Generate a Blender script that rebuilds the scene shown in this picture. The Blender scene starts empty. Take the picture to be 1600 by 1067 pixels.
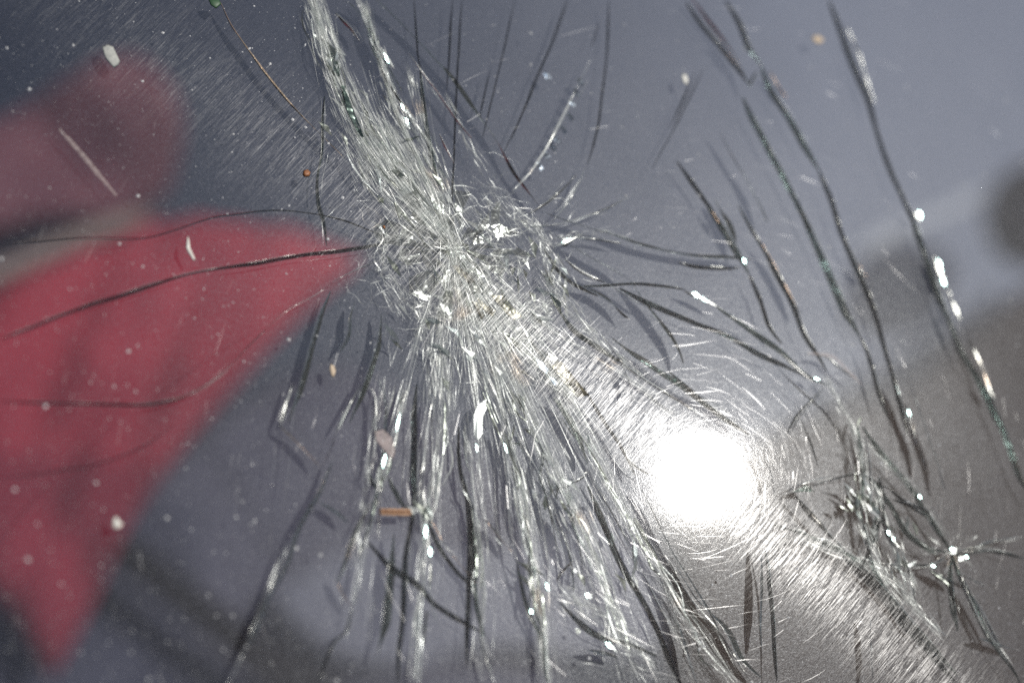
import bpy, math, random
import numpy as np
from mathutils import Vector, Matrix

random.seed(7)
rng = np.random.default_rng(7)
R = math.radians
scene = bpy.context.scene
COL = scene.collection
MM = 0.001

# ------------------------------------------------------------------ camera
PW, PH = 1600.0, 1067.0            # photograph size in pixels
LENS, SENSOR = 50.0, 36.0
DIST, TILT, AZ = 0.56, R(26), R(227)
cam_pos = Vector((math.sin(TILT) * math.cos(AZ), math.sin(TILT) * math.sin(AZ), math.cos(TILT))) * DIST
fwd = (-cam_pos).normalized()
upv = Vector((0, 1, 0)); upv = (upv - fwd * upv.dot(fwd)).normalized()
rgt = fwd.cross(upv).normalized()
cam = bpy.data.cameras.new('camera')
cam.lens = LENS; cam.sensor_width = SENSOR
cam.clip_start = 0.02; cam.clip_end = 100
cam_ob = bpy.data.objects.new('camera', cam)
cam_ob.matrix_world = Matrix((
    (rgt.x, upv.x, -fwd.x, cam_pos.x), (rgt.y, upv.y, -fwd.y, cam_pos.y),
    (rgt.z, upv.z, -fwd.z, cam_pos.z), (0, 0, 0, 1)))
COL.objects.link(cam_ob)
scene.camera = cam_ob


def px(x, y, z=0.0):
    """photo pixel -> point on the horizontal plane at height z"""
    u = (x - PW / 2) / PW * SENSOR / LENS
    v = -(y - PH / 2) / PW * SENSOR / LENS
    d = fwd + rgt * u + upv * v
    t = (z - cam_pos.z) / d.z
    return cam_pos + d * t


cam.dof.use_dof = True
cam.dof.focus_distance = (px(735, 440) - cam_pos).dot(fwd)
cam.dof.aperture_fstop = 2.05
cam.dof.aperture_blades = 8

# ------------------------------------------------------------------ sun and sky
glint = px(1095, 745)
vv = (cam_pos - glint).normalized()
SUN = Vector((-vv.x, -vv.y, vv.z))          # the sun is mirrored in the glass at that spot
sun = bpy.data.lights.new('sun', 'SUN')
sun.energy = 3.6; sun.angle = R(0.5); sun.color = (1.0, 0.965, 0.91)
sun_ob = bpy.data.objects.new('sun', sun)
sun_ob.rotation_euler = SUN.to_track_quat('Z', 'Y').to_euler()
sun_ob.location = SUN * 5
COL.objects.link(sun_ob)
world = bpy.data.worlds.new('World'); scene.world = world
world.use_nodes = True
wn = world.node_tree.nodes; wl = world.node_tree.links
bg = wn['Background']
sky = wn.new('ShaderNodeTexSky'); sky.sky_type = 'NISHITA'; sky.sun_disc = False
sky.sun_elevation = math.asin(SUN.z)
sky.sun_rotation = math.atan2(SUN.x, SUN.y)
sky.dust_density = 2.0
wl.new(sky.outputs[0], bg.inputs[0]); bg.inputs[1].default_value = 0.05
scene.view_settings.view_transform = 'Standard'
scene.view_settings.look = 'None'
scene.view_settings.exposure = 0.0
scene.view_settings.gamma = 1.0
scene.view_settings.use_curve_mapping = False
scene.cycles.transparent_max_bounces = 64
scene.cycles.max_bounces = 8
scene.cycles.use_denoising = False
scene.cycles.sample_clamp_indirect = 4.0
scene.cycles.blur_glossy = 0.0

T_OUT = 3.0 * MM      # outer ply
Z_IN = -7.0 * MM      # underside of the laminate, where the dust film sits


def from_shadow(x, y):
    """pixel of a shadow seen on the dust film -> point on the upper face that casts it"""
    p = px(x, y, Z_IN)
    return p + SUN * ((-T_OUT * 0.4 - Z_IN) / SUN.z)


# ------------------------------------------------------------------ helpers
def new_mat(name):
    m = bpy.data.materials.new(name); m.use_nodes = True
    m.node_tree.nodes.clear()
    return m, m.node_tree.nodes, m.node_tree.links


def out(nt, l, sh):
    o = nt.new('ShaderNodeOutputMaterial'); l.new(sh, o.inputs['Surface']); return o


def node(nt, t, **kw):
    n = nt.new(t)
    for k, v in kw.items():
        if k in n.inputs: n.inputs[k].default_value = v
        else: setattr(n, k, v)
    return n


def ramp(nt, l, src, stops, interp='LINEAR'):
    r = nt.new('ShaderNodeValToRGB'); r.color_ramp.interpolation = interp
    e = r.color_ramp.elements
    while len(e) < len(stops): e.new(0.5)
    for i, (p, c) in enumerate(stops):
        e[i].position = p
        e[i].color = (c, c, c, 1) if not hasattr(c, '__len__') else (*c[:3], 1)
    l.new(src, r.inputs[0]); return r.outputs[0]


def noise(nt, l, co, scale, detail=2.0, rough=0.5):
    n = nt.new('ShaderNodeTexNoise'); n.inputs['Scale'].default_value = scale
    n.inputs['Detail'].default_value = detail; n.inputs['Roughness'].default_value = rough
    l.new(co, n.inputs['Vector']); return n.outputs['Fac']


def math2(nt, l, op, a, b):
    n = nt.new('ShaderNodeMath'); n.operation = op
    for i, v in enumerate((a, b)):
        if isinstance(v, (int, float)): n.inputs[i].default_value = v
        else: l.new(v, n.inputs[i])
    return n.outputs[0]


def mix(nt, l, fac, a, b):
    n = nt.new('ShaderNodeMixShader')
    if isinstance(fac, (int, float)): n.inputs[0].default_value = fac
    else: l.new(fac, n.inputs[0])
    l.new(a, n.inputs[1]); l.new(b, n.inputs[2]); return n.outputs[0]


def resample(P, step):
    """Catmull-Rom through the points, then even spacing"""
    Q = []
    n = len(P)
    for i in range(n - 1):
        p0, p1, p2, p3 = P[max(0, i - 1)], P[i], P[i + 1], P[min(n - 1, i + 2)]
        for k in range(12):
            t = k / 12
            Q.append(0.5 * ((2 * p1) + (p2 - p0) * t + (2 * p0 - 5 * p1 + 4 * p2 - p3) * t * t + (3 * p1 - p0 - 3 * p2 + p3) * t ** 3))
    Q.append(P[-1].copy())
    res = [Q[0]]; acc = 0
    for a, b in zip(Q, Q[1:]):
        d = (b - a).length
        if d < 1e-9: continue
        pos = step - acc
        while pos <= d:
            res.append(a.lerp(b, pos / d)); pos += step
        acc = (acc + d) % step if pos > d else acc
        acc = d - (pos - step)
    if (res[-1] - Q[-1]).length > step * 0.3: res.append(Q[-1])
    return res


def mesh_ob(name, verts, faces, mats, parent=None, smooth=False, midx=None):
    me = bpy.data.meshes.new(name)
    me.from_pydata([tuple(v) for v in verts], [], [tuple(f) for f in faces])
    for m in (mats if isinstance(mats, (list, tuple)) else [mats]): me.materials.append(m)
    if midx is not None: me.polygons.foreach_set('material_index', midx)
    if smooth: me.polygons.foreach_set('use_smooth', [True] * len(faces))
    me.update()
    o = bpy.data.objects.new(name, me); COL.objects.link(o)
    if parent is not None: o.parent = parent
    return o


def tag(o, label=None, cat=None, group=None, kind=None):
    for k, v in (('label', label), ('category', cat), ('group', group), ('kind', kind)):
        if v: o[k] = v
    return o


# ------------------------------------------------------------------ materials
def mat_outer():
    m, n, l = new_mat('outer_glass')
    fr = node(n, 'ShaderNodeFresnel', IOR=1.5).outputs[0]
    tr = node(n, 'ShaderNodeBsdfTransparent', Color=(0.935, 0.953, 0.96, 1)).outputs[0]
    co = node(n, 'ShaderNodeTexCoord').outputs['Object']
    bump = node(n, 'ShaderNodeBump', Strength=1.0, Distance=0.000012)
    l.new(noise(n, l, co, 1500, 3, 0.75), bump.inputs['Height'])
    clean = node(n, 'ShaderNodeBsdfGlossy', Roughness=0.058)
    l.new(bump.outputs[0], clean.inputs['Normal'])
    mirror = node(n, 'ShaderNodeBsdfGlossy', Roughness=0.026)
    g = mix(n, l, 0.035, mirror.outputs[0], clean.outputs[0])
    out(n, l, mix(n, l, fr, tr, g)); return m


def mat_clear():
    m, n, l = new_mat('clear_glass')
    out(n, l, node(n, 'ShaderNodeBsdfTransparent', Color=(0.97, 0.98, 0.99, 1)).outputs[0]); return m


def mat_film():
    """grimy underside: diffuse dust plus dust that scatters forward, each grain turned its own way"""
    m, n, l = new_mat('dust_film')
    co = node(n, 'ShaderNodeTexCoord').outputs['Object']
    tr = node(n, 'ShaderNodeBsdfTransparent', Color=(0.91, 0.915, 0.95, 1)).outputs[0]
    big = noise(n, l, co, 9, 3, 0.6)
    fine = noise(n, l, co, 900, 3, 0.75)
    cov = ramp(n, l, big, [(0.3, 0.10), (0.7, 0.165)])
    sp = ramp(n, l, fine, [(0.35, 0.55), (0.62, 1.15), (0.74, 2.0)])
    cov = math2(n, l, 'MULTIPLY', cov, sp)
    dif = node(n, 'ShaderNodeBsdfDiffuse', Color=(0.13, 0.125, 0.165, 1)).outputs[0]
    bump = node(n, 'ShaderNodeBump', Strength=1.0, Distance=0.00006)
    l.new(noise(n, l, co, 1500, 2, 0.7), bump.inputs['Height'])
    fw = node(n, 'ShaderNodeBsdfGlossy', Roughness=0.50, Color=(0.85, 0.84, 0.88, 1))
    halo = node(n, 'ShaderNodeBsdfGlossy', Roughness=0.30, Color=(1.0, 0.96, 0.92, 1))
    l.new(bump.outputs[0], halo.inputs['Normal'])
    pit = node(n, 'ShaderNodeBsdfGlossy', Roughness=0.12, Color=(0.95, 0.92, 0.9, 1))
    l.new(bump.outputs[0], pit.inputs['Normal'])
    d = mix(n, l, 0.095, dif, fw.outputs[0])
    d = mix(n, l, 0.065, d, halo.outputs[0])
    d = mix(n, l, 0.013, d, pit.outputs[0])
    out(n, l, mix(n, l, cov, tr, d)); return m


def mat_wall(name, tint, trans=0.15, diff=0.10, rough=0.22):
    """fracture face through the glass: half clear, half mirror, ribbed"""
    m, n, l = new_mat(name)
    co = node(n, 'ShaderNodeTexCoord').outputs['Object']
    h = noise(n, l, co, 180, 2, 0.5)
    bump = node(n, 'ShaderNodeBump', Strength=1.0, Distance=0.0008)
    l.new(h, bump.inputs['Height'])
    gl = node(n, 'ShaderNodeBsdfGlossy', Roughness=rough, Color=(*[0.1 + 0.8 * c for c in tint], 1))
    l.new(bump.outputs[0], gl.inputs['Normal'])
    tr = node(n, 'ShaderNodeBsdfTransparent', Color=(*[0.5 * c + 0.1 for c in tint], 1))
    df = node(n, 'ShaderNodeBsdfDiffuse', Color=(*[c * 0.5 for c in tint], 1))
    a = mix(n, l, diff, gl.outputs[0], df.outputs[0])
    k = ramp(n, l, noise(n, l, co, 120, 2), [(0.35, min(1, trans + 0.15)), (0.65, max(0, trans - 0.15))])
    out(n, l, mix(n, l, k, a, tr.outputs[0])); return m


def mat_chip(name, base, amber=True, dshare=0.5):
    """chipped upper lip of a crack and crushed slivers"""
    m, n, l = new_mat(name)
    co = node(n, 'ShaderNodeTexCoord').outputs['Object']
    h = noise(n, l, co, 700, 3, 0.7)
    bump = node(n, 'ShaderNodeBump', Strength=0.9, Distance=0.00022)
    l.new(h, bump.inputs['Height'])
    colr = ramp(n, l, noise(n, l, co, 38, 2),
                [(0.0, base), (0.62, base), (0.70, (0.80, 0.66, 0.54) if amber else base), (0.76, base)])  # amber patches imitate orange light reflected by the chips
    gl = node(n, 'ShaderNodeBsdfGlossy', Roughness=0.30)
    l.new(colr, gl.inputs['Color']); l.new(bump.outputs[0], gl.inputs['Normal'])
    df = node(n, 'ShaderNodeBsdfDiffuse'); l.new(colr, df.inputs['Color'])
    tr = node(n, 'ShaderNodeBsdfTransparent', Color=(0.92, 0.945, 0.935, 1))
    a = mix(n, l, dshare, gl.outputs[0], df.outputs[0])
    k = ramp(n, l, noise(n, l, co, 160, 2), [(0.35, 0.66), (0.65, 0.30)])
    out(n, l, mix(n, l, k, a, tr.outputs[0])); return m


def mat_scratch():
    m, n, l = new_mat('scratch')
    at = node(n, 'ShaderNodeAttribute', attribute_name='across')
    wt = node(n, 'ShaderNodeAttribute', attribute_name='weight')
    gl = node(n, 'ShaderNodeBsdfAnisotropic' if False else 'ShaderNodeBsdfGlossy', Roughness=0.165, Anisotropy=-0.75)
    l.new(at.outputs['Vector'], gl.inputs['Tangent'])
    tr = node(n, 'ShaderNodeBsdfTransparent', Color=(1, 1, 1, 1))
    out(n, l, mix(n, l, wt.outputs['Fac'], tr.outputs[0], gl.outputs[0])); return m


def mat_plain(name, c1, c2, scale, rough=0.7, bumpd=0.0, bscale=300, alpha=1.0, spec=0.5):
    m, n, l = new_mat(name)
    co = node(n, 'ShaderNodeTexCoord').outputs['Object']
    c = ramp(n, l, noise(n, l, co, scale, 4, 0.6), [(0.3, c1), (0.7, c2)])
    p = node(n, 'ShaderNodeBsdfPrincipled', Roughness=rough)
    l.new(c, p.inputs['Base Color']); p.inputs['Specular IOR Level'].default_value = spec
    if bumpd:
        b = node(n, 'ShaderNodeBump', Strength=1.0, Distance=bumpd)
        l.new(noise(n, l, co, bscale, 4, 0.6), b.inputs['Height']); l.new(b.outputs[0], p.inputs['Normal'])
    s = p.outputs[0]
    if alpha < 1:
        tr = node(n, 'ShaderNodeBsdfTransparent').outputs[0]
        k = ramp(n, l, noise(n, l, co, 600, 3, 0.7), [(0.3, alpha * 0.5), (0.7, min(1, alpha * 1.5))])
        s = mix(n, l, k, tr, s)
    out(n, l, s); return m


M_OUT, M_CLEAR, M_FILM = mat_outer(), mat_clear(), mat_film()
M_WALL = mat_wall('fracture_face', (0.42, 0.48, 0.47), trans=0.12)
M_GREEN = mat_wall('green_fracture_face', (0.38, 0.50, 0.46), trans=0.45, diff=0.25)
M_DARK = mat_wall('dark_fracture_face', (0.22, 0.27, 0.28), trans=0.40, diff=0.22)
M_FAINT = mat_wall('faint_fracture_face', (0.30, 0.34, 0.36), trans=0.55, diff=0.2)
M_CHIP = mat_chip('chipped_lip', (0.78, 0.80, 0.76))
M_CHIPD = mat_chip('dull_chipped_lip', (0.30, 0.33, 0.33))
M_AMBER = mat_chip('amber_chipped_lip', (0.55, 0.40, 0.30), False)  # reflected orange tint put into the lip colour
M_GOLD = mat_chip('golden_lip', (0.60, 0.47, 0.33), False)  # paler form of the same reflected tint
M_CRUSH = mat_chip('crushed_glass', (0.74, 0.745, 0.72), True, 0.72)
M_SHARD = mat_wall('shard_glass', (0.62, 0.66, 0.58), trans=0.5, diff=0.35, rough=0.3)
M_SCR = mat_scratch()

# ------------------------------------------------------------------ what lies below the glass
Z_DASH = -1.0


def dash():
    """dashboard top: a broad sheet that rolls off towards the lower left of the photograph"""
    m = mat_plain('dash_vinyl', (0.18, 0.196, 0.240), (0.215, 0.23, 0.275), 20, 0.75, 0.0004, 900, spec=0.04)
    nx, ny = 60, 60
    ax = Vector((SUN.x, SUN.y, 0)).normalized(); bx = Vector((-ax.y, ax.x, 0))
    c = px(800, 533, Z_DASH)
    vs, fs = [], []
    for i in range(nx + 1):
        for j in range(ny + 1):
            u = (i / nx - 0.4) * 2.6; v = (j / ny - 0.5) * 2.6
            d = min(0, u - 0.50 - 0.3 * max(0, v))
            z = -0.95 * (-d) ** 1.7  # roll-off shaped so the sheet darkens away from the sun
            p = Vector((c.x, c.y, 0)) + ax * u + bx * v
            vs.append((p.x, p.y, Z_DASH + z))
    for i in range(nx):
        for j in range(ny):
            a = i * (ny + 1) + j
            fs.append((a, a + ny + 1, a + ny + 2, a + 1))
    o = mesh_ob('cabin_interior', vs, fs, m, smooth=True)
    tag(o, 'dusky blue grey car interior surface showing blurred through the glass', kind='structure')
    return o


def slab_from_outline(name, pts, z, thick, mat, wob=0.0, parent=None, zf=None):
    """thick sheet from a photo outline on a level plane, its top slightly wavy"""
    P = [px(x, y, z) for x, y in pts]
    P = resample(P + [P[0]], 0.012)[:-1]
    cx = sum(p.x for p in P) / len(P); cy = sum(p.y for p in P) / len(P)
    rings = 16
    vs, fs = [], []
    N = len(P)
    for r in range(rings):
        k = 1 - r / rings
        for i, p in enumerate(P):
            x = cx + (p.x - cx) * k; y = cy + (p.y - cy) * k
            w = wob * (math.sin(x * 60) * math.cos(y * 47) + 0.5 * math.sin(x * 131 + y * 90))
            h = (zf(x, y) if zf else 0)
            vs.append((x, y, z + w + h - (thick * 0.4 if r == 0 else 0)))
    vs.append((cx, cy, z + (zf(cx, cy) if zf else 0)))
    ce = len(vs) - 1
    for r in range(rings - 1):
        for i in range(N):
            j = (i + 1) % N
            fs.append((r * N + i, r * N + j, (r + 1) * N + j, (r + 1) * N + i))
    for i in range(N): fs.append(((rings - 1) * N + i, (rings - 1) * N + (i + 1) % N, ce))
    b0 = len(vs)
    for i, p in enumerate(P): vs.append((p.x, p.y, z - thick))
    for i in range(N):
        j = (i + 1) % N
        fs.append((b0 + i, b0 + j, j, i))
    fs.append(tuple(b0 + i for i in range(N))[::-1])
    return mesh_ob(name, vs, fs, mat, parent, smooth=True)


dash()
M_RED = mat_plain('red_cloth', (0.20, 0.020, 0.032), (0.35, 0.046, 0.062), 7, 0.85, 0.0006, 500, spec=0.04)
M_TAN = mat_plain('beige_binding', (0.19, 0.135, 0.115), (0.26, 0.19, 0.16), 40, 0.85, spec=0.04)
M_MAUVE = mat_plain('faded_pink_cloth', (0.10, 0.034, 0.045), (0.16, 0.065, 0.075), 18, 0.85, 0.0006, 400, spec=0.04)
M_BROWN = mat_plain('dark_brown', (0.020, 0.012, 0.008), (0.034, 0.022, 0.015), 25, 0.6, spec=0.04)
M_BLACK = mat_plain('black_webbing', (0.004, 0.003, 0.003), (0.008, 0.006, 0.006), 60, 0.8, spec=0.04)
M_VIOLET = mat_plain('grey_violet_backing', (0.058, 0.056, 0.076), (0.08, 0.077, 0.10), 14, 0.9, spec=0.04)
M_REFLECTION = mat_plain('painted_reflection', (0.30, 0.31, 0.33), (0.42, 0.43, 0.45), 15, 0.8, spec=0.04)
M_PALE = mat_plain('pale_paper', (0.12, 0.12, 0.145), (0.16, 0.16, 0.185), 15, 0.8, spec=0.04)

red = bpy.data.objects.new('red_cloth', None); COL.objects.link(red)
red.location = px(220, 600, -0.80)
tag(red, 'red cloth flag shape with beige bound edge lying under the cracked glass', 'cloth')
o = slab_from_outline('cloth_panel', [(-160, 480), (0, 432), (90, 392), (200, 345), (300, 338), (400, 345), (490, 368), (560, 400),
    (500, 462), (430, 530), (350, 620), (290, 690), (235, 765), (190, 840), (150, 930), (110, 1010), (78, 1056), (50, 1010), (0, 940), (-160, 760)],
    -0.80, 0.02, M_RED, 0.002, zf=lambda x, y: 0.006 * math.sin(x * 70 + 5 * math.sin(y * 9)) + 0.003 * math.sin(x * 143 - y * 40))
o.parent = red; o.matrix_parent_inverse = Matrix.Translation(-red.location)
o = slab_from_outline('bound_edge', [(-160, 462), (0, 408), (90, 370), (160, 342), (215, 326), (240, 330), (215, 346), (100, 392), (0, 436), (-160, 486)],
    -0.775, 0.01, M_TAN, 0.0)
o.parent = red; o.matrix_parent_inverse = Matrix.Translation(-red.location)

pink = slab_from_outline('pink_cloth', [(-160, 200), (0, 165), (60, 140), (130, 120), (200, 88), (245, 100), (275, 150), (285, 215), (262, 285),
    (200, 312), (120, 330), (40, 352), (-160, 400)], -0.86, 0.05, M_MAUVE, 0.004, zf=lambda x, y: 0.022 * math.sin((x * 0.5 + y) * 30))
tag(pink, 'faded dusky pink folded cloth behind the red cloth', 'cloth')
strap = slab_from_outline('black_strap', [(172, 850), (200, 832), (235, 855), (305, 912), (375, 965), (435, 1005), (525, 1065), (570, 1110), (485, 1125), (405, 1066),
    (345, 1014), (275, 958), (210, 908), (176, 882)], -0.80, 0.006, M_BLACK, 0.0)
tag(strap, 'black webbing strap running out from beside the red cloth tip', 'strap')
brown = slab_from_outline('dark_brown_slab', [(1800, 330), (1600, 455), (1500, 535), (1420, 598), (1300, 640), (1180, 690), (1080, 770), (1060, 900), (1090, 1200), (1300, 1300), (1850, 1200)],
    -0.80, 0.03, M_BROWN, 0.0)  # even dark brown slab filling the lower right
tag(brown, 'dark brown slab under the star shaped crack', 'trim panel')
knob = slab_from_outline('dark_knob', [(1560, 330), (1572, 285), (1600, 255), (1660, 245), (1720, 290), (1700, 380), (1640, 405), (1585, 385)], -0.80, 0.03, M_BLACK, 0.0)
tag(knob, 'dark rounded knob on the blue grey car interior', 'knob')
paper = slab_from_outline('pale_paper_sheet', [(420, 930), (520, 870), (600, 830), (700, 860), (800, 850), (900, 820), (990, 820), (1030, 900), (1040, 1010), (900, 1020), (760, 1010), (640, 1040), (520, 1020)],
    -0.83, 0.003, M_PALE, 0.0015)
tag(paper, 'pale grey paper sheet under the fan of cracks', 'paper')
backing = slab_from_outline('added_backing', [(-120, 930), (60, 900), (180, 800), (300, 680), (420, 590), (540, 560), (680, 640), (800, 760), (880, 1000), (860, 1200), (300, 1250), (-150, 1180)],
    -0.87, 0.05, M_VIOLET, 0.004)  # added panel, lightens the interior behind the black strap
tag(backing, 'added grey violet panel lightening the ground beneath the black strap', 'added panel')
reflection = slab_from_outline('painted_reflection_strip', [(1340, 385), (1385, 352), (1430, 338), (1480, 318), (1520, 296), (1545, 292), (1540, 306), (1490, 336), (1450, 350), (1430, 362), (1390, 372), (1370, 396)], -0.6, 0.004, M_REFLECTION, 0.001)  # solid strip standing in for a blurred light reflection
tag(reflection, 'pale strip standing in for a light reflection beside the dark knob', 'reflection')

# ------------------------------------------------------------------ windscreen
shield = bpy.data.objects.new('windscreen', None); COL.objects.link(shield)
tag(shield, 'cracked laminated car windscreen, dusty, scratched, with a crushed white impact star', 'windscreen')


def pane(name, z0, z1, top, rest, bottom):
    a, b = px(-260, -220), px(1860, 1290)
    x0, x1, y0, y1 = -0.36, 0.40, -0.30, 0.34
    v = [(x0, y0, z1), (x1, y0, z1), (x1, y1, z1), (x0, y1, z1), (x0, y0, z0), (x1, y0, z0), (x1, y1, z0), (x0, y1, z0)]
    f = [(0, 1, 2, 3), (7, 6, 5, 4), (0, 4, 5, 1), (1, 5, 6, 2), (2, 6, 7, 3), (3, 7, 4, 0)]
    return mesh_ob(name, v, f, [top, rest, bottom], shield, midx=[0, 2, 1, 1, 1, 1])


pane('outer_pane', -T_OUT, 0.0, M_OUT, M_CLEAR, M_CLEAR)
pane('inner_pane', Z_IN, -T_OUT - 0.5 * MM, M_CLEAR, M_CLEAR, M_FILM)


# ---- cracks traced from the photograph: (frame, style, points)
F = {'p': (0, 0, 1.0), 'a': (0, 0, 2.963), 'b': (400, 0, 2.963), 'c': (800, 0, 2.963), 'd': (1060, 0, 2.963),
     'e': (0, 320, 2.963), 'f': (400, 320, 2.963), 'g': (800, 320, 2.963), 'h': (1060, 320, 2.963),
     'i': (350, 600, 2.285), 'j': (700, 600, 2.285), 'k': (1000, 600, 2.285), 'l': (1200, 600, 2.285), 'm': (0, 700, 2.907),
     'n': (460, 0, 6.667), 'o': (560, 280, 8.889), 'q': (700, 380, 6.667), 'r': (640, 560, 5.333), 's': (560, 760, 6.667),
     't': (780, 860, 5.333), 'u': (1320, 760, 5.707)}
# style: wall material, lip material, wall depth mm, lean mm, lip width mm, placed by its cast shadow?
ST = {
 'dark':   (M_DARK, M_CHIP, 1.9, -0.60, 0.20, False),
 'thin':   (M_DARK, M_CHIPD, 0.8, -0.20, 0.00, False),
 'shadow': (M_WALL, M_CHIPD, 2.2, 1.90, 0.24, True),
 'wide':   (M_WALL, M_CHIP, 2.2, 2.80, 0.22, True),
 'green':  (M_GREEN, M_CHIPD, 2.2, -0.90, 0.22, False),
 'light':  (M_WALL, M_CHIP, 1.8, 0.60, 0.42, False),
 'white':  (M_WALL, M_CHIP, 2.0, 0.80, 1.10, False),
 'pale':   (M_WALL, M_CHIP, 1.0, 0.20, 0.90, False),
 'faint':  (M_FAINT, M_CHIPD, 1.6, -0.30, 0.00, False),
 'band':   (M_DARK, M_CHIPD, 2.2, -1.40, 0.16, False),  # mostly crack shadows, drawn as wide dark walls
 'gold':   (M_DARK, M_GOLD, 1.6, 0.20, 0.95, False),
 'hair':   (M_DARK, M_CHIP, 0.5, 0.05, 0.24, False),
 'amber':  (M_DARK, M_AMBER, 2.2, 1.30, 0.50, False),
}
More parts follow.
